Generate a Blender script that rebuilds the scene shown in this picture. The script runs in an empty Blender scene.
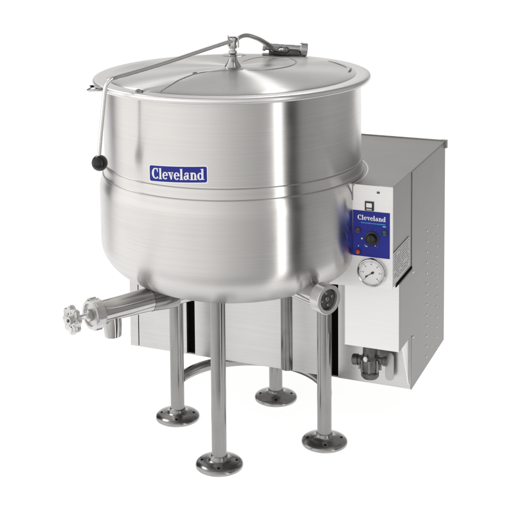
import bpy, bmesh, math, random
from mathutils import Vector, Matrix
random.seed(7)
R = math.radians
SC = bpy.context.scene
COL = SC.collection
TH = R(-22.86)                      # yaw of the cabinet and of the leg square
KX, KZ, TILT = -0.0096, 0.70, R(0.5)

# ------------------------------------------------------------------ materials
def mat(name, base, metallic=0.0, rough=0.5, aniso=0.0, anirot=0.0, radial=False,
        streak=None, streak_amt=0.0, bump=0.0, mottle=0.0, coat=0.0, emis=None, emis_s=0.0, spec=None):
    m = bpy.data.materials.new(name); m.use_nodes = True
    nt = m.node_tree; N, L = nt.nodes, nt.links
    b = N['Principled BSDF']
    b.inputs['Base Color'].default_value = (*base, 1)
    b.inputs['Metallic'].default_value = metallic
    b.inputs['Roughness'].default_value = rough
    b.inputs['Coat Weight'].default_value = coat
    if spec is not None: b.inputs['Specular IOR Level'].default_value = spec
    if emis:
        b.inputs['Emission Color'].default_value = (*emis, 1)
        b.inputs['Emission Strength'].default_value = emis_s
    if aniso:
        b.inputs['Anisotropic'].default_value = aniso
        b.inputs['Anisotropic Rotation'].default_value = anirot
        t = N.new('ShaderNodeTangent')
        t.direction_type = 'RADIAL'; t.axis = 'Z'
        if radial: L.new(t.outputs[0], b.inputs['Tangent'])
    tc = N.new('ShaderNodeTexCoord')
    if streak:
        mp = N.new('ShaderNodeMapping'); mp.inputs['Scale'].default_value = streak
        L.new(tc.outputs['Object'], mp.inputs[0])
        nz = N.new('ShaderNodeTexNoise'); nz.inputs['Scale'].default_value = 1.0
        nz.inputs['Detail'].default_value = 5; nz.inputs['Roughness'].default_value = .65
        L.new(mp.outputs[0], nz.inputs['Vector'])
        mr = N.new('ShaderNodeMapRange')
        mr.inputs['From Min'].default_value = .3; mr.inputs['From Max'].default_value = .7
        mr.inputs['To Min'].default_value = 1 - streak_amt; mr.inputs['To Max'].default_value = 1 + streak_amt * .3
        L.new(nz.outputs[0], mr.inputs[0])
        last = mr.outputs[0]
        if mottle:
            n2 = N.new('ShaderNodeTexNoise'); n2.inputs['Scale'].default_value = 14
            n2.inputs['Detail'].default_value = 3
            L.new(tc.outputs['Object'], n2.inputs['Vector'])
            m2 = N.new('ShaderNodeMapRange'); m2.inputs['From Min'].default_value = .3; m2.inputs['From Max'].default_value = .7
            m2.inputs['To Min'].default_value = 1 - mottle; m2.inputs['To Max'].default_value = 1 + mottle * .3
            L.new(n2.outputs[0], m2.inputs[0])
            mu = N.new('ShaderNodeMath'); mu.operation = 'MULTIPLY'
            L.new(last, mu.inputs[0]); L.new(m2.outputs[0], mu.inputs[1]); last = mu.outputs[0]
            # roughness variation from the same cloudy noise
            m3 = N.new('ShaderNodeMapRange'); m3.inputs['From Min'].default_value = .3; m3.inputs['From Max'].default_value = .7
            m3.inputs['To Min'].default_value = rough * (1 - mottle * 2); m3.inputs['To Max'].default_value = rough * (1 + mottle * 3)
            L.new(n2.outputs[0], m3.inputs[0]); L.new(m3.outputs[0], b.inputs['Roughness'])
        vm = N.new('ShaderNodeVectorMath'); vm.operation = 'SCALE'
        vm.inputs[0].default_value = base
        L.new(last, vm.inputs['Scale']); L.new(vm.outputs[0], b.inputs['Base Color'])
        if bump:
            bp = N.new('ShaderNodeBump'); bp.inputs['Strength'].default_value = bump
            bp.inputs['Distance'].default_value = .0006
            L.new(nz.outputs[0], bp.inputs['Height']); L.new(bp.outputs[0], b.inputs['Normal'])
    return m

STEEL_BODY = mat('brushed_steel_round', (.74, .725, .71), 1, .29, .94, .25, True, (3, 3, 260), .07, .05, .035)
STEEL_LID = mat('brushed_steel_lid', (.71, .70, .685), 1, .30, .9, .25, True, (30, 30, 30), .04, .03, .04)
STEEL_RIM = mat('polished_steel_rim', (.86, .85, .84), 1, .34)
STEEL_LEG = mat('leg_steel_tube', (.35, .345, .34), 1, .17, .5, .25, True, (60, 60, 6), .12, .05, .08)
STEEL_FOOT = mat('foot_steel', (.42, .415, .41), 1, .2, 0, 0, False, (20, 20, 20), .15, .02, .1)
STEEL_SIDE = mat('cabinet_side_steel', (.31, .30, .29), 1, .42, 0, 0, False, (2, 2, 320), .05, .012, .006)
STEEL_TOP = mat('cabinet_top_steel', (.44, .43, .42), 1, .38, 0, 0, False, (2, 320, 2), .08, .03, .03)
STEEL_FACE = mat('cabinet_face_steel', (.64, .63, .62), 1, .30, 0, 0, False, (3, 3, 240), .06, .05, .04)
STEEL_PANEL = mat('panel_steel_bright', (.87, .86, .85), 1, .45, 0, 0, False, (3, 3, 200), .03, .02, .02)
CHROME = mat('chrome_fittings', (.62, .61, .60), 1, .13, 0, 0, False, (25, 25, 25), .1, .0, .05)
CHROME_DARK = mat('dark_chrome', (.25, .245, .24), 1, .2, 0, 0, False, (40, 40, 40), .15, .03, .1)
ARM_STEEL = mat('arm_steel', (.85, .845, .835), 1, .2)
CAST = mat('cast_metal', (.15, .147, .143), .95, .30, 0, 0, False, (60, 60, 60), .35, .4, .2)
BRIGHT_CAST = mat('pale_cast_metal', (.72, .71, .70), .9, .28, 0, 0, False, (40, 40, 40), .12, .1, .05)
BLACK = mat('black_plastic', (.008, .008, .009), 0, .22, spec=.5)
DARK = mat('dark_recess', (.006, .006, .006), 0, .9, spec=.05)
WHITE = mat('white_print', (.96, .96, .97), 0, .5)
BLUE = mat('blue_enamel', (.022, .030, .30), 0, .5, streak=(40, 40, 40), streak_amt=.06, spec=.25)
CYAN = mat('cyan_print', (.05, .35, .75), 0, .5)
PALE_BLUE = mat('pale_blue_print', (.35, .65, .95), 0, .5)
RED = mat('red_lamp_glass', (.55, .02, .015), 0, .2, coat=.5)
TEAL = mat('teal_lamp_glass', (.01, .05, .06), 0, .2, coat=.5)
MAROON = mat('maroon_lamp_glass', (.05, .01, .015), 0, .2, coat=.5)
GREY_PRINT = mat('grey_print', (.30, .30, .31), 0, .7)
PAPER = mat('paper_label', (.66, .655, .65), 0, .6, streak=(70, 70, 70), streak_amt=.1)
DIAL = mat('dial_white', (.88, .88, .88), 0, .4)
GROOVE = mat('groove_steel', (.30, .295, .29), 1, .4)
BEAD = mat('bead_steel', (.45, .44, .43), 1, .3)

# ------------------------------------------------------------------ helpers
def link(name, me, m, parent, loc=(0, 0, 0), rot=(0, 0, 0), smooth=True, bevel=0.0, label=None):
    o = bpy.data.objects.new(name, me); COL.objects.link(o)
    if isinstance(m, (list, tuple)):
        for k in m: me.materials.append(k)
    else: me.materials.append(m)
    for p in me.polygons: p.use_smooth = smooth
    o.parent = parent
    # parents sit anywhere: place in world terms
    W = Matrix.Translation(loc) @ Matrix.LocRotScale(None, __import__('mathutils').Euler(rot), None)
    if parent is not None:
        o.matrix_parent_inverse = Matrix.Identity(4)
        o.matrix_local = WORLD[parent.name].inverted() @ W
    else: o.matrix_local = W
    WORLD[o.name] = W
    if bevel:
        b = o.modifiers.new('bevel', 'BEVEL'); b.width = bevel; b.segments = 3; b.limit_method = 'ANGLE'; b.angle_limit = R(40)
        b.harden_normals = False
    if label: o['label'] = label
    return o
WORLD = {}

def lathe_bm(bm, prof, N=96, M=None, mi=0, close=False):
    M = M or Matrix.Identity(4)
    rings = []
    for r, z in prof:
        if r < 1e-6: rings.append([bm.verts.new(M @ Vector((0, 0, z)))])
        else: rings.append([bm.verts.new(M @ Vector((r * math.cos(2 * math.pi * i / N), r * math.sin(2 * math.pi * i / N), z))) for i in range(N)])
    for a, b in zip(rings, rings[1:]):
        for i in range(N):
            j = (i + 1) % N
            if len(a) == 1 and len(b) == 1: continue
            if len(a) == 1: f = bm.faces.new((a[0], b[j], b[i]))
            elif len(b) == 1: f = bm.faces.new((a[i], a[j], b[0]))
            else: f = bm.faces.new((a[i], a[j], b[j], b[i]))
            f.material_index = mi
    return bm

def tube_bm(bm, pts, rad, N=20, cap=True, mi=0):
    pts = [Vector(p) for p in pts]
    rads = rad if isinstance(rad, (list, tuple)) else [rad] * len(pts)
    t0 = (pts[1] - pts[0]).normalized()
    u = t0.orthogonal().normalized()
    rings = []
    for k, p in enumerate(pts):
        if k == 0: t = t0
        elif k == len(pts) - 1: t = (pts[k] - pts[k - 1]).normalized()
        else: t = ((pts[k + 1] - p).normalized() + (p - pts[k - 1]).normalized()).normalized()
        u = (u - t * u.dot(t)).normalized(); v = t.cross(u)
        rings.append([bm.verts.new(p + (u * math.cos(2 * math.pi * i / N) + v * math.sin(2 * math.pi * i / N)) * rads[k]) for i in range(N)])
    for a, b in zip(rings, rings[1:]):
        for i in range(N):
            j = (i + 1) % N
            bm.faces.new((a[i], a[j], b[j], b[i])).material_index = mi
    if cap:
        bm.faces.new(rings[0][::-1]).material_index = mi; bm.faces.new(rings[-1]).material_index = mi
    return bm

def smooth_path(pts, n=8):
    P = [Vector(p) for p in pts]; P = [P[0] * 2 - P[1]] + P + [P[-1] * 2 - P[-2]]
    out = []
    for k in range(1, len(P) - 2):
        for i in range(n):
            t = i / n
            out.append(.5 * ((2 * P[k]) + (P[k + 1] - P[k - 1]) * t + (2 * P[k - 1] - 5 * P[k] + 4 * P[k + 1] - P[k + 2]) * t * t + (3 * P[k] - P[k - 1] - 3 * P[k + 1] + P[k + 2]) * t ** 3))
    out.append(P[-2]); return out

def box_bm(bm, x0, x1, y0, y1, z0, z1, mi=0):
    v = [bm.verts.new((x, y, z)) for z in (z0, z1) for y in (y0, y1) for x in (x0, x1)]
    for f in ((0, 2, 3, 1), (4, 5, 7, 6), (0, 1, 5, 4), (2, 6, 7, 3), (0, 4, 6, 2), (1, 3, 7, 5)):
        bm.faces.new([v[i] for i in f]).material_index = mi
    return bm

def prism_bm(bm, outline, y0, y1, mi=0):
    """outline in x,z (counter-clockwise seen from -y), extruded from y0 (front) to y1 (back)"""
    a = [bm.verts.new((x, y0, z)) for x, z in outline]; b = [bm.verts.new((x, y1, z)) for x, z in outline]
    bm.faces.new(a).material_index = mi; bm.faces.new(b[::-1]).material_index = mi
    n = len(a)
    for i in range(n):
        j = (i + 1) % n
        bm.faces.new((a[j], a[i], b[i], b[j])).material_index = mi
    return bm

def done(bm, name='m', sharp=35):
    bmesh.ops.recalc_face_normals(bm, faces=bm.faces)
    for e in bm.edges:
        if len(e.link_faces) == 2 and e.calc_face_angle(0) > R(sharp): e.smooth = False
    me = bpy.data.meshes.new(name); bm.to_mesh(me); bm.free(); return me

def new(): return bmesh.new()

def axis_mat(p, d):
    """matrix taking +z to direction d at p"""
    q = Vector((0, 0, 1)).rotation_difference(Vector(d).normalized())
    return Matrix.Translation(Vector(p)) @ q.to_matrix().to_4x4()

CAB = dict(rot=(0, 0, TH))                        # cabinet-frame parts
KET = dict(loc=(KX, 0, KZ), rot=(0, -TILT, 0))    # kettle-frame parts (z relative to KZ)

# ------------------------------------------------------------------ bold serif lettering
def stroke(pts, ws):
    P = [Vector((x, y)) for x, y in pts]; out = []
    Ls, Rs = [], []
    for k, p in enumerate(P):
        t = (P[min(k + 1, len(P) - 1)] - P[max(k - 1, 0)]).normalized(); n = Vector((-t.y, t.x))
        w = ws[k] / 2; Ls.append(p + n * w); Rs.append(p - n * w)
    for k in range(len(P) - 1): out.append([Ls[k], Rs[k], Rs[k + 1], Ls[k + 1]])
    return out
def arc(cx, cy, rx, ry, a0, a1, thick, thin, n=28):
    pts, ws = [], []
    for i in range(n + 1):
        a = R(a0 + (a1 - a0) * i / n)
        pts.append((cx + rx * math.cos(a), cy + ry * math.sin(a))); ws.append(thin + (thick - thin) * abs(math.cos(a)) ** 1.6)
    return stroke(pts, ws)
def rect(x0, x1, y0, y1): return [[Vector((x0, y0)), Vector((x1, y0)), Vector((x1, y1)), Vector((x0, y1))]]
def quad(*p): return [[Vector(q) for q in p]]
def glyph(c):
    X = .68
    if c == 'C':
        g = arc(.47, .5, .34, .455, 48, 318, .25, .09) + rect(.66, .74, .62, .98) + quad((.60, .80), (.66, .72), (.66, .86), (.62, .90))
        return g, .82
    if c == 'l':
        return rect(.10, .31, .07, .95) + rect(.02, .39, 0, .075) + quad((.02, .955), (.31, .955), (.31, 1.02), (.02, .99)), .42
    if c == 'e':
        return arc(.34, X / 2, .215, .30, 0, 322, .20, .085) + rect(.20, .53, .335, .405), .63
    if c == 'v':
        return (quad((.08, .66), (.30, .66), (.44, .0), (.34, .0)) + quad((.47, .66), (.555, .66), (.44, .005), (.38, .16)) +
                rect(.0, .36, .61, X) + rect(.41, .63, .61, X)), .64
    if c == 'a':
        return (rect(.34, .54, .06, .50) + arc(.345, .50, .165, .145, 15, 165, .16, .085, 14) + arc(.235, .20, .125, .165, 40, 320, .18, .08, 20) +
                quad((.54, .06), (.54, .0), (.64, .02), (.64, .08)) + rect(.12, .22, .47, .55)), .66
    if c == 'n':
        return (rect(.09, .29, .07, X - .06) + rect(.02, .36, 0, .075) + quad((.02, .62), (.29, .62), (.29, .69), (.02, .665)) +
                arc(.40, .42, .145, .21, 15, 140, .19, .1, 14) + rect(.45, .65, .07, .47) + rect(.40, .73, 0, .075)), .76
    if c == 'd':
        return (rect(.40, .60, .02, .96) + quad((.30, .955), (.60, .955), (.60, 1.02), (.30, .99)) +
                arc(.28, .33, .19, .29, 35, 325, .20, .085, 22) + quad((.60, .0), (.69, .02), (.69, .08), (.60, .08))), .71
    return [], .3
def text_bm(bm, s, mapf, width, height, mi=0):
    """mapf(u, v, lift) -> 3-D point; the word fills width x height, u from 0"""
    x = 0; items = []
    for c in s:
        g, adv = glyph(c); items.append((x, g)); x += adv
    sx = width / x
    k = 0
    for x0, g in items:
        for poly in g:
            k += 1; lift = (k % 7) * 2.5e-5
            vs = [bm.verts.new(mapf((x0 + p.x) * sx, p.y * height, lift)) for p in poly]
            try: bm.faces.new(vs).material_index = mi
            except ValueError: pass
    return bm

# ------------------------------------------------------------------ setting
bm = new()
NF = 72
ctr = bm.verts.new((0, 0, 0))
ring = []
# a white self-lit sheet: rounded in front of the machine, running far back behind it
FRONT = [(-42, 60), (-1.6, .45)] + [(-1.6 * math.cos(math.pi * i / 24), .45 - 1.02 * math.sin(math.pi * i / 24) ** .7) for i in range(1, 24)] + [(1.6, .45), (42, 60)]
vs = [bm.verts.new((x, y, 0)) for x, y in FRONT]
bm.verts.remove(ctr)
bm.faces.new(vs)
FLOOR = mat('glowing_white_floor', (.30, .30, .30), 0, 1.0, emis=(1, 1, 1), emis_s=.90, spec=0)  # glow added so the floor stays white with almost no shadow
me = done(bm)
if me.polygons[0].normal.z < 0: me.flip_normals()
fl = link('floor', me, FLOOR, None, smooth=False)
fl['kind'] = 'structure'

# ------------------------------------------------------------------ the machine
root = bpy.data.objects.new('steam_kettle', None); COL.objects.link(root)
root.empty_display_size = .1
WORLD['steam_kettle'] = Matrix.Identity(4)
root['label'] = 'large stainless steel steam kettle on four legs with hinged lid and blue control panel'
root['category'] = 'steam kettle'

# kettle body -------------------------------------------------------
def Z(z): return z - KZ
def bowl(Rb, z0, b, n=2.2, N=40):
    return [(Rb * abs(math.cos(u)) ** (2 / n), z0 - b * abs(math.sin(u)) ** (2 / n)) for u in [math.pi / 2 * i / N for i in range(N + 1)]]
prof = [(.300, .80), (.3190, .925), (.3232, .925)] + [(.3232, .925 - .0248 * i) for i in range(1, 9)]
prof += [(.3232, .7235), (.3240, .7222), (.3252, .7205), (.3258, .717), (.3262, .708), (.3266, .699), (.3275, .6965), (.3290, .6945), (.3300, .690), (.3330, .680), (.3355, .671), (.3368, .662), (.3370, .650)]
prof += [(.3370, z) for z in (.62, .59, .56)] + bowl(.337, .53, .14)
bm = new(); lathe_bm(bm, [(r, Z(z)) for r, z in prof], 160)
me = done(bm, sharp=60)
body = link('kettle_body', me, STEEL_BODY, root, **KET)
nt = STEEL_BODY.node_tree   # shade painted into the base colour, darkening the underside of the bowl
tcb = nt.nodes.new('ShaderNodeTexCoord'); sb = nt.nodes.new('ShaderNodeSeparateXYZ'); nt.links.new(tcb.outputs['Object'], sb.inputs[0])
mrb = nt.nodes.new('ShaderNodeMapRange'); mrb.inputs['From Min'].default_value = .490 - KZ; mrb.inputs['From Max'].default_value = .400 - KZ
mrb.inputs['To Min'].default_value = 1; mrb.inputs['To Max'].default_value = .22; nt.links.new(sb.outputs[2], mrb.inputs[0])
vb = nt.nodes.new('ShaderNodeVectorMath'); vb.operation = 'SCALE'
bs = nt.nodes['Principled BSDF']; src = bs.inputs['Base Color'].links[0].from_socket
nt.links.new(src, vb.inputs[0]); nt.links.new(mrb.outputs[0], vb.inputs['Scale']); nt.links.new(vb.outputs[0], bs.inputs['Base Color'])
# weld seams: fine grooves proud of the wall
for zz, rr in ((.7215, .3262), (.6955, .3298)):
    bm = new()
    lathe_bm(bm, [(rr - .003, Z(zz + .0014)), (rr - .0006, Z(zz + .0009)), (rr - .0002, Z(zz)), (rr - .0006, Z(zz - .0009)), (rr - .003, Z(zz - .0014))], 160)
    link('weld_seam', done(bm, sharp=80), BEAD, body, **KET)
# rolled rim
bm = new()
rp = [(.296, .926), (.298, .9335), (.305, .9345), (.335, .9342), (.3425, .9334), (.3462, .9318), (.3478, .9285), (.3478, .9235), (.3460, .9205), (.3430, .9190), (.3300, .9190), (.3225, .9175)]
lathe_bm(bm, [(r, Z(z)) for r, z in rp], 160)
rim = link('rim', done(bm, sharp=70), STEEL_RIM, root, **KET)
# small pouring tab and gauge mark on the rim
bm = new()
a0 = R(207)
def pol(a, r, z): return (r * math.cos(R(a)), r * math.sin(R(a)), Z(z))
v = [bm.verts.new(pol(*q)) for q in ((196, .340, .9318), (207, .385, .9300), (209, .385, .9296), (214, .340, .9318), (196, .340, .9280), (207, .385, .9275), (209, .385, .9270), (214, .340, .9280))]
for f in ((0, 1, 2, 3), (7, 6, 5, 4), (0, 4, 5, 1), (1, 5, 6, 2), (2, 6, 7, 3), (3, 7, 4, 0)): bm.faces.new([v[i] for i in f])
link('pouring_tab', done(bm), CHROME, rim, **KET)
bm = new(); bmesh.ops.create_uvsphere(bm, u_segments=12, v_segments=8, radius=.0035, matrix=Matrix.Translation(pol(202, .362, .9315)) @ Matrix.Diagonal((1.6, .8, .5, 1)))
link('tab_hole', done(bm), DARK, rim, **KET)

# lid ----------------------------------------------------------------
LR = .312
def lidz(r): return .9375 + .0150 * (1 - r / LR) if r < LR else .9375
bm = new()
lp = [(0, .9375 + .0145)] + [(r, lidz(r)) for r in (.02, .05, .09, .13, .17, .21, .25, .28, .300)] + [(.307, .9366), (.3115, .9353), (.3125, .9346), (.300, .9345)]
lathe_bm(bm, [(r, Z(z)) for r, z in lp], 160)
lid = link('lid', done(bm, sharp=60), STEEL_LID, root, **KET)
def on_lid(x, y, dz=.0):
    x -= KX
    return Vector((x, y, Z(lidz(math.hypot(x, y)) + dz)))
def bead(pts, rad, m, name, n=8):
    P = smooth_path([(x, y, 0) for x, y in pts], n)
    bm = new(); c = [on_lid(p.x, p.y, .0002) for p in P]
    k = len(c); tube_bm(bm, c, [rad * (.35 + .65 * math.sin(math.pi * min(1, max(0, i / (k - 1)))) ** .5) for i in range(k)], 8)
    return link(name, done(bm, sharp=80), m, lid, **KET)
bead([(-.172, -.262), (-.154, -.205), (-.1345, -.145), (-.101, -.085), (-.0646, -.060), (-.0103, -.052)], .0018, BEAD, 'reflection_arc')  # thin beads added in place of curved reflections on the lid
bead([(.0181, .100), (.0508, .185), (.0917, .215), (.1434, .175), (.1583, .1045), (.1364, .0227), (.084, -.038), (.030, -.055)], .0013, BEAD, 'reflection_arc')
bead([(.292, .02), (.288, -.012), (.281, -.040)], .0032, GROOVE, 'lid_slot')
bead([(.245, .145), (.262, .105), (.276, .06), (.283, .03)], .0016, BEAD, 'lid_slot')
bead([(-.105, -.078), (-.099, -.072), (-.093, -.070)], .0035, GROOVE, 'lid_slot')
# notch on the front-left of the lid edge
bm = new(); tube_bm(bm, [pol(227, .322, .9345), pol(228.6, .324, .937), pol(230.4, .322, .9345)], .004, 10)
link('lid_notch', done(bm), CHROME_DARK, lid, **KET)

# handle: post, long arm, ball, hinge --------------------------------
bm = new()
lathe_bm(bm, [(0, .947), (.0235, .948), (.0205, .953), (.0135, .964), (.0095, .975), (.0080, .983), (0, .983)], 40)
post = link('lid_post', done(bm, sharp=40), CHROME, root, loc=(-.0080, 0, 0))
bm = new(); lathe_bm(bm, [(0, .9795), (.030, .9795), (.0325, .9805), (.030, .9818), (.012, .9830), (0, .983)], 40)
link('washer', done(bm), CHROME, post, loc=(-.0060, 0, .0))
bm = new(); lathe_bm(bm, [(0, .9855), (.0098, .9855), (.0108, .988), (.0098, .9925), (.0065, .9935), (.0065, .9975), (.010, .9985), (.0105, 1.004), (.009, 1.007), (.009, 1.018), (.0112, 1.019), (.0112, 1.0255), (.008, 1.028), (0, 1.028)], 24)
link('nut', done(bm, sharp=30), CHROME, post, loc=(-.0080, 0, -.001))
bm = new()   # side clevis cheeks of the post
box_bm(bm, -.0215, -.0175, -.008, .008, 1.004, 1.030)
link('clevis', done(bm), CHROME, post, bevel=.0015, smooth=False)
bm = new(); box_bm(bm, .004, .008, -.008, .008, 1.000, 1.028)
link('clevis', done(bm), CHROME, post, bevel=.0015, smooth=False)
arm_pts = smooth_path([(-.010, -.004, 1.017), (-.0887, -.056, .9985), (-.1603, -.105, .9815), (-.230, -.151, .9670), (-.2750, -.180, .9585)], 6) + \
          smooth_path([(-.2905, -.190, .9548), (-.3010, -.1945, .9485), (-.3070, -.196, .9380), (-.3095, -.196, .925)], 5) + \
          [Vector(p) for p in ((-.3125, -.195, .90), (-.3205, -.193, .83), (-.3275, -.190, .765))]
def swing(p):   # the arm leans a little forward as it leaves the post
    y2 = p.y * 1.27; k = (3 + y2) / (3 + p.y)
    return Vector((p.x * k, y2, 1.4236 + (p.z - 1.4236) * k))
arm_pts = [swing(p) for p in arm_pts]
bm = new(); tube_bm(bm, arm_pts, .0052, 16)
arm = link('handle_arm', done(bm, sharp=60), ARM_STEEL, root)
bm = new(); bmesh.ops.create_uvsphere(bm, u_segments=40, v_segments=24, radius=.0190)
link('ball_knob', done(bm), BLACK, arm, loc=swing(Vector((-.3255, -.190, .7530))))
# arm towards the hinge
bm = new(); P = smooth_path([(-.004, .006, 1.012), (.010, .04, 1.020), (.030, .08, 1.019), (.060, .15, 1.000), (.085, .205, .978), (.105, .235, .962), (.130, .245, .958)], 6)
tube_bm(bm, P, [.0048 + .003 * (i / len(P)) for i in range(len(P))], 16)
link('hinge_arm', done(bm, sharp=60), CHROME, root)
bm = new()
hm = axis_mat((.073, .262, .9665), (1, 0, -.10))
lathe_bm(bm, [(0, 0), (.0125, 0), (.0135, .002), (.0135, .008), (.0105, .0095), (.0105, .101), (.0165, .102), (.0180, .104), (.0180, .120), (.0165, .122), (.012, .1225), (.0115, .119), (0, .119)], 32, hm)
hinge = link('hinge_bar', done(bm, sharp=30), CHROME, root)
bm = new(); lathe_bm(bm, [(0, .030), (.0105, .030), (.0105, .098), (0, .098)], 24, axis_mat((.073, .252, .9550), (1, 0, -.10)))
link('spring', done(bm, sharp=30), CAST, hinge)
bm = new()
for i in range(3): bmesh.ops.create_uvsphere(bm, u_segments=16, v_segments=10, radius=.0105, matrix=Matrix.Translation((.104 + .015 * i, .243, .9600 - .0015 * i)) @ Matrix.Diagonal((1.1, .8, .9, 1)))
link('clamp', done(bm), CHROME_DARK, hinge)
bm = new(); box_bm(bm, .072, .190, .250, .290, .938, .9425); box_bm(bm, .176, .190, .262, .285, .935, .962); box_bm(bm, .090, .104, .262, .285, .935, .962)
link('hinge_bracket', done(bm), CAST, hinge, bevel=.001, smooth=False)

# name plate on the kettle wall --------------------------------------
def on_wall(lift0, a_c, z_c):
    def f(u, v, lift):
        rr = .3232 + lift0 + lift; a = R(-90 + a_c) + u / .3232; v = v + .055 * u - .002
        return Vector((rr * math.cos(a), rr * math.sin(a), Z(z_c + v)))
    return f
A0, A1, P0, P1 = -36.8, -9.8, .7278, .7705
W_, H_ = R(A1 - A0) * .3232, P1 - P0
def rounded(w, h, r, n=6):
    pts = []
    for cx, cy, s in ((w - r, r, -90), (w - r, h - r, 0), (r, h - r, 90), (r, r, 180)):
        for i in range(n + 1):
            a = R(s + 90 * i / n); pts.append((cx + r * math.cos(a), cy + r * math.sin(a)))
    return pts
def curved_plate(bm, f, x0, y0, w, h, r, lift, cols=40):
    # rounded rectangle as columns so it can follow the wall
    def yr(x):
        d = min(x, w - x)
        return 0 if d >= r else r - math.sqrt(max(0, r * r - (r - d) ** 2))
    xs = sorted(set([w * i / cols for i in range(cols + 1)] + [r * t for t in (.1, .25, .5, .75)] + [w - r * t for t in (.1, .25, .5, .75)]))
    lo = [bm.verts.new(f(x0 + x, y0 + yr(x), lift)) for x in xs]; hi = [bm.verts.new(f(x0 + x, y0 + h - yr(x), lift)) for x in xs]
    bl = [bm.verts.new(f(x0 + x, y0 + yr(x), -.0008)) for x in xs]; bh = [bm.verts.new(f(x0 + x, y0 + h - yr(x), -.0008)) for x in xs]
    for i in range(len(xs) - 1):
        bm.faces.new((lo[i], lo[i + 1], hi[i + 1], hi[i])); bm.faces.new((bl[i], bl[i + 1], lo[i + 1], lo[i])); bm.faces.new((hi[i], hi[i + 1], bh[i + 1], bh[i]))
    bm.faces.new((bl[0], lo[0], hi[0], bh[0])); bm.faces.new((lo[-1], bl[-1], bh[-1], hi[-1]))
f = on_wall(0, A0, P0)
bm = new(); curved_plate(bm, f, 0, 0, W_, H_, .006, .0010)
plate = link('name_plate', done(bm, sharp=50), WHITE, root, **KET)
B_ = .0032
bm = new(); curved_plate(bm, f, B_, B_, W_ - 2 * B_, H_ - 2 * B_, .004, .0014)
link('blue_field', done(bm, sharp=50), BLUE, plate, **KET)
bm = new(); ft = on_wall(.0016, A0, P0)
text_bm(bm, 'Cleveland', lambda u, v, l: ft(.0095 + u, .0090 + v, l), W_ - .018, .0255)
me = done(bm)
link('lettering', me, WHITE, plate, smooth=False, **KET)

# legs ---------------------------------------------------------------
LX, LRAD, LPHI = .0256, .2031, -21.72
leg_pos = [(LX + LRAD * math.cos(R(LPHI - 90 + 90 * k)), LRAD * math.sin(R(LPHI - 90 + 90 * k))) for k in range(4)]
tops = [.47, .47, .47, .47]
bm = new(); lathe_bm(bm, [(0, .010), (.0182, .010), (.0182, .46), (0, .46)], 48)
leg_me = done(bm, 'leg', sharp=40)
bm = new(); lathe_bm(bm, [(0, .0005), (.0550, .0005), (.0575, .002), (.0582, .005), (.0575, .0085), (.0545, .0115), (.046, .0150), (.034, .0175), (.026, .0195), (.0215, .0235), (.0205, .029), (.0182, .030), (.0182, .012)], 64)
foot_me = done(bm, 'foot', sharp=60)
bm = new(); lathe_bm(bm, [(0, .0135), (.0036, .0135), (.0036, .0172), (.0026, .0178), (0, .0178)], 14)
bolt_me = done(bm, 'bolt', sharp=60)
for k, (x, y) in enumerate(leg_pos):
    lg = link('leg', leg_me if k == 0 else leg_me.copy(), STEEL_LEG, root, loc=(x, y, 0), rot=(0, 0, R(30 * k)))
    ft_ = link('foot_flange', foot_me if k == 0 else foot_me.copy(), STEEL_FOOT, lg, loc=(x, y, 0))
    for j in range(4):
        a = R(LPHI + 20 + 90 * j)
        link('bolt_hole', bolt_me.copy(), DARK, lg, loc=(x + .042 * math.cos(a), y + .042 * math.sin(a), -.001))
# curved brace from the left leg round the back to the right leg
bm = new()
P = [(LX + .199 * math.cos(R(a)), .199 * math.sin(R(a)), .106) for a in [LPHI + 3 + 174 * i / 48 for i in range(49)]]
tube_bm(bm, P, .0145, 24, mi=0)
link('curved_brace', done(bm, sharp=60), STEEL_FOOT, root)

# draw-off pipe with hand wheel (left) -------------------------------
ang = R(218); d = Vector((math.cos(ang), math.sin(ang), 0)); O = Vector((KX, 0, .4085))
M = axis_mat(O, d)
bm = new(); lathe_bm(bm, [(.0300, .14), (.0295, .24), (.0270, .34), (.0265, .405), (0, .405)], 48, M)
pipe = link('draw_off_pipe', done(bm, sharp=40), CHROME, root)
bm = new()   # saddle weld where the pipe enters the bowl
lathe_bm(bm, [(.0295, .262), (.0303, .250), (.0318, .235), (.0335, .215), (.034, .19)], 48, M)
link('weld_collar', done(bm, sharp=60), STEEL_LEG, pipe)
bm = new()   # notched union nut
lathe_bm(bm, [(.024, .400), (.0335, .401), (.0355, .404), (.0355, .426), (.0335, .429), (.027, .4295), (.025, .424), (0, .423)], 48, M)
nut = link('union_nut', done(bm, sharp=30), BRIGHT_CAST, pipe)
bm = new()
for i in range(6):
    a = i * math.pi / 3
    q = M @ Matrix.Rotation(a, 4, 'Z') @ Matrix.Translation((.034, 0, .415))
    bmesh.ops.create_cube(bm, size=1, matrix=q @ Matrix.Diagonal((.009, .012, .019, 1)))
link('nut_lug', done(bm), BRIGHT_CAST, nut, bevel=.002, smooth=False)
bm = new(); lathe_bm(bm, [(0, .42), (.0145, .42), (.0135, .434), (.0085, .437), (.0065, .440), (.0065, .475), (.0095, .476), (.0095, .486), (0, .487)], 28, M)
link('valve_stem', done(bm, sharp=40), BRIGHT_CAST, pipe)
bm = new()   # scalloped hand wheel
n = 96; zs = (.468, .4715, .4795, .483)
rings = []
for z, s in zip(zs, (.93, 1, 1, .93)):
    rings.append([bm.verts.new(M @ Vector(((.0315 + .0030 * math.cos(8 * t)) * s * math.cos(t), (.0315 + .0030 * math.cos(8 * t)) * s * math.sin(t), z))) for t in [2 * math.pi * i / n for i in range(n)]])
inner = [[bm.verts.new(M @ Vector((.018 * math.cos(t), .018 * math.sin(t), z))) for t in [2 * math.pi * i / n for i in range(n)]] for z in (.4715, .4795)]
loops = rings + [inner[1], inner[0], rings[0]]
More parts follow.
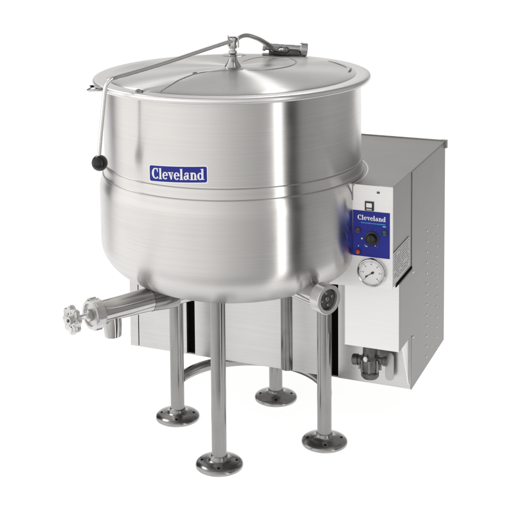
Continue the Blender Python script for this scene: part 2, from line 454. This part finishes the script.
for a, b in zip(loops, loops[1:]):
    for i in range(n): bm.faces.new((a[i], a[(i + 1) % n], b[(i + 1) % n], b[i]))
for i in range(4):
    q = M @ Matrix.Rotation(i * math.pi / 4 + .3, 4, 'Z') @ Matrix.Translation((0, 0, .4755))
    bmesh.ops.create_cube(bm, size=1, matrix=q @ Matrix.Diagonal((.040, .009, .006, 1)))
link('hand_wheel', done(bm, sharp=40), BRIGHT_CAST, pipe)
bm = new(); lathe_bm(bm, [(0, .486), (.004, .486), (.004, .4885), (0, .489)], 12, M)
link('wheel_screw', done(bm), CAST, pipe)
bm = new()   # downward spout
s0 = O + d * .368
tube_bm(bm, [s0 + Vector((0, 0, -.005)), s0 + Vector((.001, 0, -.035)), s0 + Vector((.002, 0, -.064))], [.021, .0225, .0200], 32, cap=False)
tube_bm(bm, [s0 + Vector((0, 0, -.010)), s0 + Vector((.002, 0, -.0645))], [.018, .0180], 32, cap=False)
link('spout', done(bm, sharp=60), CHROME, pipe)

# outlet pipe (right front) ------------------------------------------
ang = R(-53.9); d2 = Vector((math.cos(ang), math.sin(ang), 0)); O2 = Vector((KX, 0, .4530)); M2 = axis_mat(O2, d2)
bm = new(); lathe_bm(bm, [(.0275, .16), (.0275, .352), (.0275, .356)], 48, M2)
pp = link('outlet_pipe', done(bm, sharp=40), CHROME, root)
bm = new(); lathe_bm(bm, [(.0275, .340), (.0335, .341), (.0350, .343), (.0350, .370), (.0335, .372), (.0255, .372), (.0245, .370), (.0245, .362)], 48, M2)
link('pipe_collar', done(bm, sharp=30), BRIGHT_CAST, pp)
bm = new(); lathe_bm(bm, [(.0250, .360), (.023, .3635), (0, .3635)], 48, M2)
st = link('strainer_disc', done(bm, sharp=30), CAST, pp)
bm = new()
for (u, v, r) in ((-.011, .010, .0045), (.010, .012, .004), (.011, -.010, .0045), (-.010, -.011, .004), (0, 0, .0065)):
    bmesh.ops.create_uvsphere(bm, u_segments=14, v_segments=8, radius=r, matrix=M2 @ Matrix.Translation((u, v, .3640)) @ Matrix.Diagonal((1, 1, .5, 1)))
link('strainer_stud', done(bm), CHROME_DARK, st)

# ------------------------------------------------------------------ cabinet (local frame turned by TH)
X0, X1, Y0, Y1, ZB, ZT = -.377, .423, .119, .477, .129, .695
bm = new(); box_bm(bm, X0 + .002, X1 - .003, Y0 + .018, Y1 - .002, ZB + .004, ZT - .006)
cab = link('cabinet', done(bm), DARK, root, smooth=False, **CAB)
def slab(name, x0, x1, y0, y1, z0, z1, m, parent=cab, bevel=.0012, label=None):
    bm = new(); box_bm(bm, x0, x1, y0, y1, z0, z1)
    return link(name, done(bm), m, parent, smooth=False, bevel=bevel, label=label, **CAB)
slab('face_panel', X0, -.3520, Y0, Y0 + .016, ZB, .60, STEEL_FACE)
slab('face_panel', -.3500, -.2035, Y0, Y0 + .016, ZB, .60, STEEL_FACE)
slab('face_panel', -.1795, .2110, Y0, Y0 + .016, ZB, .60, STEEL_FACE)
slab('face_panel', .2286, X1 - .002, Y0 + .001, Y0 + .017, ZB, .60, STEEL_FACE)
bm = new(); tube_bm(bm, [(.087, Y0 + .006, ZB + .002), (.087, Y0 + .006, .47)], .0175, 32)
link('reflection_stripe', done(bm, sharp=60), CHROME_DARK, cab, **CAB)  # dark tube added to stand in for a reflected stripe on the face
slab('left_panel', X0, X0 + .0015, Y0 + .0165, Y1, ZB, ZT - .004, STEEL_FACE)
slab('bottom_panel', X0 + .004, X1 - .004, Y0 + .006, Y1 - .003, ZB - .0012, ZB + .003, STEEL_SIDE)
# top sheet with a rolled lip round the right and back edges
bm = new()
prism = [(X0, Y0), (.255, Y0), (.255, -.058), (X1 + .0005, -.058), (X1 + .0005, Y1), (X0, Y1)]
lo = [bm.verts.new((x, y, ZT - .003)) for x, y in prism]; hi = [bm.verts.new((x, y, ZT)) for x, y in prism]
bm.faces.new(lo[::-1]); bm.faces.new(hi)
for i in range(6): bm.faces.new((lo[i], lo[(i + 1) % 6], hi[(i + 1) % 6], hi[i]))
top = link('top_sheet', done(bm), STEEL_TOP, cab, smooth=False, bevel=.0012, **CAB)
bm = new(); box_bm(bm, X1 - .012, X1 + .006, Y1 - .004, Y1 + .006, ZT - .020, ZT + .003); box_bm(bm, X0, X1 - .012, Y1 - .003, Y1 + .003, ZT - .014, ZT + .0025)
link('rear_lip', done(bm), STEEL_TOP, top, smooth=False, bevel=.0015, **CAB)
# collar where the kettle passes through the top
bm = new()
cp = [(.335, .6925), (.3375, .6950), (.3400, .6952), (.3425, .6940), (.3435, .6915)]
cr = []
for i in range(121):
    a = R(-34 + 172 * i / 120)
    cr.append([bm.verts.new((KX + r * math.cos(a), r * math.sin(a), z)) for r, z in cp])
for a, b in zip(cr, cr[1:]):
    for i in range(len(cp) - 1): bm.faces.new((a[i], b[i], b[i + 1], a[i + 1]))
link('top_collar', done(bm, sharp=70), STEEL_RIM, top)
# side panel with its rows of punched dimples
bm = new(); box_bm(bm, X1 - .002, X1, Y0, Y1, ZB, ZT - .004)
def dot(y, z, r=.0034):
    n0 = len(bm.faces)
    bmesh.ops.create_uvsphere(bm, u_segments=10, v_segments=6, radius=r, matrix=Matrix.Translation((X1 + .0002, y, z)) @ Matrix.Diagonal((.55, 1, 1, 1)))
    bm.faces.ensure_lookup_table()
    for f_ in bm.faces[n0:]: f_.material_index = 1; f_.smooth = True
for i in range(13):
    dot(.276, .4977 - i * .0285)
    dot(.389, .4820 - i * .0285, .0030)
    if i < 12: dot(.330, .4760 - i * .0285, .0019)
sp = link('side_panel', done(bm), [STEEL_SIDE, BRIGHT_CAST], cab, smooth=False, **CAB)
for (y, z) in ((.1282, .4322), (.1314, .2623)):
    bm = new(); lathe_bm(bm, [(0, .003), (.0025, .0027), (.0036, .0012), (.0038, 0)], 16, axis_mat((X1, y, z), (1, 0, 0)))
    link('screw', done(bm), CHROME, sp, **CAB)

# control console ----------------------------------------------------
CY = -.060
bm = new(); box_bm(bm, .262, X1 - .0015, CY + .003, Y0 - .001, .4500, ZT - .004)
con = link('control_console', done(bm), STEEL_SIDE, root, smooth=False, bevel=.001, **CAB)
bm = new()
prism_bm(bm, [(.236, .4410), (X1, .4480), (X1, ZT - .0005), (.270, ZT - .0005), (.236, .60)], CY, CY + .0025)
fp = link('front_plate', done(bm), STEEL_PANEL, con, smooth=False, bevel=.0008, **CAB)
slab('edge_fold', .3225, .3250, CY - .0012, CY - .0001, .655, ZT - .002, GROOVE, con, bevel=0)
CONS = dict(loc=(0, 0, .0045), rot=(0, 0, TH))
# printed blue fascia
YF = CY - .0012
bm = new(); box_bm(bm, .3246, .4154, YF, CY - .0001, .5165, .6275)
fas = link('blue_fascia', done(bm), BLUE, con, smooth=False, bevel=.0004, **CONS)
def disc(name, x, z, r, y0, depth, m, parent, n=32, dome=0.0, bev=.15):
    bm = new()
    lathe_bm(bm, [(r, 0), (r, depth * (1 - bev)), (r * (1 - bev), depth), (r * .5, depth + dome * .8), (0, depth + dome)], n, axis_mat((x, y0, z), (0, -1, 0)))
    return link(name, done(bm, sharp=50), m, parent, **CONS)
def mark(pts, m, name='print', join=False):
    bm = new()
    for k, (x0, x1, z0, z1) in enumerate(pts):
        vs = [bm.verts.new((x, YF - .0003 - k * 1e-5, z)) for x, z in ((x0, z0), (x1, z0), (x1, z1), (x0, z1))]; bm.faces.new(vs)
        if not join: link(name, done(bm), m, fas, smooth=False, **CONS); bm = new()
    if join: link(name, done(bm), m, fas, smooth=False, **CONS)
    else: bm.free()
bm = new()
text_bm(bm, 'Cleveland', lambda u, v, l: Vector((.3365 + u, YF - .0003 - l, .6055 + v)), .0695, .0120)
link('lettering', done(bm), WHITE, fas, smooth=False, **CONS)
dash = []; x = .345
while x < .402:
    w = random.uniform(.002, .0042); dash.append((x, x + w, .5975, .5975 + random.choice((.0026, .0032, .0022)))); x += w + .0009
mark(dash, CYAN, 'subtitle_print', True)
kn = disc('selector_knob', .3725, .5625, .0172, YF, .003, BLACK, con)
disc('knob_grip', .3725, .5625, .0125, YF - .003, .013, BLACK, kn, 28, .001)
bm = new(); box_bm(bm, .3705, .3745, YF - .0182, YF - .0160, .5520, .5740); link('knob_pointer', done(bm), BLACK, kn, bevel=.001, smooth=False, **CONS)
disc('indicator_lamp', .3381, .5800, .0066, YF, .004, MAROON, con, 24, .002)
disc('indicator_lamp', .4035, .5795, .0066, YF, .004, TEAL, con, 24, .002)
rl = disc('lamp_bezel', .3385, .5270, .0070, YF, .003, BLACK, con, 24, 0)
disc('indicator_lamp', .3385, .5270, .0048, YF - .003, .003, RED, con, 20, .002, .25)
mark([(.3455, .3492, .5580, .5615), (.3590, .3608, .5405, .5425), (.3792, .3815, .5440, .5462)], WHITE)
mark([(.3555, .3605, .5405, .5428), (.3375, .3402, .5395, .5425), (.3535, .3570, .5440, .5452), (.3985, .4060, .5925, .5950)], PALE_BLUE)
mark([(.3860, .3872, .5500, .5515), (.3895, .3905, .5570, .5585), (.3845, .3857, .5425, .5440), (.3890, .3900, .5640, .5655), (.3560, .3570, .5730, .5742), (.3650, .3660, .5835, .5845), (.3800, .3810, .5830, .5840)], CYAN)
# rocker switch above the fascia
sw = slab('power_switch', .3545, .3765, CY - .0030, CY - .0001, .6335, .6560, BLACK, con, bevel=.0008)
slab('switch_rocker', .3585, .3725, CY - .0048, CY - .0031, .6420, .6525, WHITE, sw, bevel=.0008)
slab('switch_rocker', .3590, .3720, CY - .0040, CY - .0031, .6355, .6390, PAPER, sw, bevel=.0004)
slab('badge', .3835, .3905, CY - .0012, CY - .0001, .6765, .6815, CAST, con, bevel=.0006)
# pressure gauge
GX, GZ = .3722, .4805
bm = new()
lathe_bm(bm, [(.0345, 0), (.0350, .004), (.0350, .009), (.0335, .0115), (.0315, .0120), (.0300, .0105), (.0297, .006), (0, .006)], 64, axis_mat((GX, CY, GZ), (0, -1, 0)))
ga = link('pressure_gauge', done(bm, sharp=30), CHROME, con, **CONS)
bm = new(); lathe_bm(bm, [(.0296, 0), (0, 0.0001)], 48, axis_mat((GX, CY - .0068, GZ), (0, -1, 0)))
link('dial_face', done(bm), DIAL, ga, **CONS)
bm = new()
for i in range(31):
    a = R(225 - 270 * i / 30); r0 = .0235 if i % 5 == 0 else .0255; r1 = .0275; w = .0007 if i % 5 == 0 else .0004
    c, s = math.cos(a), math.sin(a)
    vs = [bm.verts.new((GX + r * c - t * w * s, CY - .0072, GZ + r * s + t * w * c)) for r, t in ((r0, -1), (r1, -1), (r1, 1), (r0, 1))]; bm.faces.new(vs)
    if i % 5 == 0:
        r = .0200; vs = [bm.verts.new((GX + r * c + a_ * .0016, CY - .0072, GZ + r * s + b_ * .0013)) for a_, b_ in ((-1, -1), (1, -1), (1, 1), (-1, 1))]; bm.faces.new(vs)
link('dial_marks', done(bm), GREY_PRINT, ga, smooth=False, **CONS)
bm = new()
def pt(t, w): # needle axis from lower left to upper right
    a = R(34); return (GX + t * math.cos(a) - w * math.sin(a), CY - .0082, GZ - .002 + t * math.sin(a) + w * math.cos(a))
outline = [(-.0175, 0), (-.0165, .0018), (-.012, .0016), (-.010, .0007), (0, .0008), (.001, .0026), (.007, .0024), (.0085, 0)]
vs = [bm.verts.new(pt(t, w)) for t, w in outline] + [bm.verts.new(pt(t, -w)) for t, w in outline[-2:0:-1]]; bm.faces.new(vs)
link('needle', done(bm), BLACK, ga, smooth=False, **CONS)
# instruction label and black slot on the console side
bm = new()
XS = X1 - .0010
v4 = [bm.verts.new((XS + dx, y, z)) for dx in (0, .0016) for y, z in ((-.0565, .4550), (.0935, .4620), (.0925, .5345), (-.0570, .5345))]
for f_ in ((3, 2, 1, 0), (4, 5, 6, 7), (0, 1, 5, 4), (1, 2, 6, 5), (2, 3, 7, 6), (3, 0, 4, 7)): bm.faces.new([v4[i] for i in f_])
lab = link('instruction_label', done(bm), PAPER, con, smooth=False, **CAB)
bm = new(); zz = .528
while zz > .465:
    y = -.050
    while y < .086:
        w = random.uniform(.008, .034); w = min(w, .088 - y)
        if random.random() < .85:
            vs = [bm.verts.new((XS + .0019, q, r)) for q, r in ((y, zz), (y + w, zz), (y + w, zz + .0024), (y, zz + .0024))]; bm.faces.new(vs)
        y += w + .005
    zz -= .0062
link('label_print', done(bm), GREY_PRINT, lab, smooth=False, **CAB)
slab('side_slot', X1 - .0012, X1 + .0012, -.033, .1180, .4445, .4497, DARK, con, bevel=0)

# lower box ----------------------------------------------------------
LB = -.006
lbx = slab('valve_cover', .2850, X1 + .0012, LB, Y0 - .0005, .2735, .4435, STEEL_PANEL, root, bevel=.0015)
slab('cover_trim', .2850, .2868, LB - .0008, LB - .0001, .2760, .4400, BEAD, lbx, bevel=0)
slab('cover_side', X1 + .0013, X1 + .0020, LB + .003, Y0 - .002, .2750, .4420, STEEL_SIDE, lbx, bevel=0)
bm = new()  # gusset below the cover on the right
v6 = [bm.verts.new((x, y, z)) for x in (.4140, .4170) for y, z in ((Y0, .2725), (Y0, .1400), (.050, .2725))]
for f_ in ((0, 2, 1), (3, 4, 5), (0, 1, 4, 3), (1, 2, 5, 4), (2, 0, 3, 5)): bm.faces.new([v6[i] for i in f_])
link('gusset', done(bm), STEEL_PANEL, cab, smooth=False, **CAB)

# gas valve under the cover ------------------------------------------
VY = .055
bm = new()
lathe_bm(bm, [(0, .172), (.0190, .173), (.0225, .178), (.0225, .187), (.0200, .190), (.0240, .196), (.0265, .208), (.0250, .224), (.0180, .230), (.0180, .274)], 36, Matrix.Translation((.3335, VY, 0)))
gv = link('gas_valve', done(bm, sharp=35), CAST, root, **CAB)
bm = new()
for i in range(8):
    a = i * math.pi / 4 + .2
    bmesh.ops.create_cube(bm, size=1, matrix=Matrix.Translation((.3335 + .0255 * math.cos(a), VY + .0255 * math.sin(a), .209)) @ Matrix.Rotation(a, 4, 'Z') @ Matrix.Diagonal((.007, .0055, .032, 1)))
link('valve_rib', done(bm), CHROME_DARK, gv, smooth=False, bevel=.0015, **CAB)
bm = new()
lathe_bm(bm, [(0, 0), (.0125, 0), (.0140, .002), (.0140, .014), (.0115, .016), (.0115, .040)], 24, axis_mat((.2900, VY - .004, .2150), (1, 0, .1)))
lathe_bm(bm, [(0, 0), (.0105, 0), (.0120, .002), (.0120, .010), (.009, .012), (.009, .034)], 24, axis_mat((.3780, VY, .2200), (-1, 0, 0)))
lathe_bm(bm, [(.019, 0), (.019, .012)], 6, Matrix.Translation((.3335, VY, .232)))
link('valve_port', done(bm, sharp=30), CAST, gv, **CAB)
bm = new(); bmesh.ops.create_uvsphere(bm, u_segments=16, v_segments=10, radius=.0062, matrix=Matrix.Translation((.3290, VY - .0265, .2290)) @ Matrix.Diagonal((1, .6, 1.2, 1)))
link('valve_cap', done(bm), BRIGHT_CAST, gv, **CAB)
bm = new()   # lever hanging beside the valve
out = rounded(.022, .072, .0105, 6)
prism_bm(bm, [(.360 + x, .152 + z) for x, z in out], .100, .104)
link('valve_lever', done(bm), BEAD, gv, smooth=False, bevel=.001, **CAB)

# ------------------------------------------------------------------ world: made-up studio, bright and dark bands painted in for the steel's reflections
w = bpy.data.worlds.new('World'); SC.world = w; w.use_nodes = True
N, L = w.node_tree.nodes, w.node_tree.links
bg = N['Background']
tc = N.new('ShaderNodeTexCoord'); sx = N.new('ShaderNodeSeparateXYZ'); L.new(tc.outputs['Generated'], sx.inputs[0])
neg = N.new('ShaderNodeMath'); neg.operation = 'MULTIPLY'; neg.inputs[1].default_value = -1; L.new(sx.outputs[1], neg.inputs[0])
at = N.new('ShaderNodeMath'); at.operation = 'ARCTAN2'; L.new(sx.outputs[0], at.inputs[0]); L.new(neg.outputs[0], at.inputs[1])
nm = N.new('ShaderNodeMath'); nm.operation = 'MULTIPLY_ADD'; nm.inputs[1].default_value = 1 / (2 * math.pi); nm.inputs[2].default_value = .5; L.new(at.outputs[0], nm.inputs[0])
def ramp(stops, src):
    r = N.new('ShaderNodeValToRGB'); r.color_ramp.interpolation = 'LINEAR'
    e = r.color_ramp.elements
    while len(e) > 1: e.remove(e[-1])
    for k, (p, v) in enumerate(stops):
        q = e[0] if k == 0 else e.new(p)
        q.position = p; q.color = (v, v, v, 1)
    L.new(src, r.inputs[0]); return r
def az(d): return .5 + d / 360
# azimuth: 0 = towards the camera, + = to its right; values are divided by 4
AZ = [(-180, 1.0), (-152, 1.0), (-148, .12), (-128, .12), (-122, .9), (-112, 1.3), (-55, 1.32), (-25, 1.15), (0, .82), (22, .60), (36.5, .50), (38.2, 4.4), (41.8, 4.4), (43.8, .36), (46, .20), (48, .015), (56.5, .015), (61, .34), (95, .45), (130, .30), (146, .30), (152, 1.0), (180, 1.0)]
ra = ramp([(az(a), v / 4) for a, v in AZ], nm.outputs[0])
AZU = [(-180, .80), (-165, .75), (-156, .30), (-148, .06), (-130, .06), (-122, .9), (-112, 1.3)] + [q for q in AZ if -111 < q[0] < 100] + [(130, .28), (148, .30), (162, .65), (180, .80)]
rau = ramp([(az(a), v / 4) for a, v in AZU], nm.outputs[0])
sm = N.new('ShaderNodeMapRange'); sm.interpolation_type = 'SMOOTHSTEP'; sm.inputs['From Min'].default_value = .0; sm.inputs['From Max'].default_value = .08
L.new(sx.outputs[2], sm.inputs[0])
mxr = N.new('ShaderNodeMix'); mxr.data_type = 'RGBA'; L.new(sm.outputs[0], mxr.inputs[0]); L.new(ra.outputs[0], mxr.inputs[6]); L.new(rau.outputs[0], mxr.inputs[7])
# elevation factor
zn = N.new('ShaderNodeMath'); zn.operation = 'MULTIPLY_ADD'; zn.inputs[1].default_value = .5; zn.inputs[2].default_value = .5; L.new(sx.outputs[2], zn.inputs[0])
re = ramp([(0, .35), (.28, .62), (.42, 1), (.50, 1), (.62, .95), (.75, .80), (1.0, .6)], zn.outputs[0])
mu = N.new('ShaderNodeMath'); mu.operation = 'MULTIPLY'; L.new(mxr.outputs[2], mu.inputs[0]); L.new(re.outputs[0], mu.inputs[1])
m4 = N.new('ShaderNodeMath'); m4.operation = 'MULTIPLY'; m4.inputs[1].default_value = 4.0; L.new(mu.outputs[0], m4.inputs[0])
L.new(m4.outputs[0], bg.inputs['Strength'])
bg.inputs['Color'].default_value = (1, .99, .975, 1)

# unseen lamps added high behind the machine to put radial streaks on the lid
def streak_lamp(pos, target, sx_, sy_, watts):
    ld = bpy.data.lights.new('streak_lamp', 'AREA'); ld.shape = 'RECTANGLE'; ld.size = sx_; ld.size_y = sy_; ld.energy = watts
    lo_ = bpy.data.objects.new('streak_lamp', ld); COL.objects.link(lo_); lo_.location = pos
    lo_.rotation_euler = (Vector(target) - Vector(pos)).to_track_quat('-Z', 'Y').to_euler()
streak_lamp((.36, 1.7, 2.65), (0, 0, .95), .02, .5, 3.5)
streak_lamp((-1.5, 1.3, 2.5), (0, 0, .95), .6, .6, 12)

# ------------------------------------------------------------------ camera (fitted: shifted lens)
cam_d = bpy.data.cameras.new('camera'); cam = bpy.data.objects.new('camera', cam_d); COL.objects.link(cam); SC.camera = cam
F, PX, PY, PIT, ROL = 1206.6, 235.43, -7.93, R(5.4204), R(-.5256)
fw = Vector((0, math.cos(PIT), -math.sin(PIT))); rt = Vector((1, 0, 0)); up = rt.cross(fw)
r2 = rt * math.cos(ROL) + up * math.sin(ROL); u2 = -rt * math.sin(ROL) + up * math.cos(ROL)
Mx = Matrix((r2, u2, -fw)).transposed().to_4x4(); Mx.translation = (0, -3.0, 1.4236)
cam.matrix_world = Mx
cam_d.sensor_width = 36; cam_d.lens = F / 510 * 36
cam_d.shift_x = (255 - PX) / 510; cam_d.shift_y = (PY - 255) / 510
cam_d.clip_start = .05; cam_d.clip_end = 200
SC.view_settings.view_transform = 'Standard'; SC.view_settings.look = 'None'; SC.view_settings.exposure = 0
SC.render.engine = 'CYCLES'
SC.cycles.max_bounces = 8
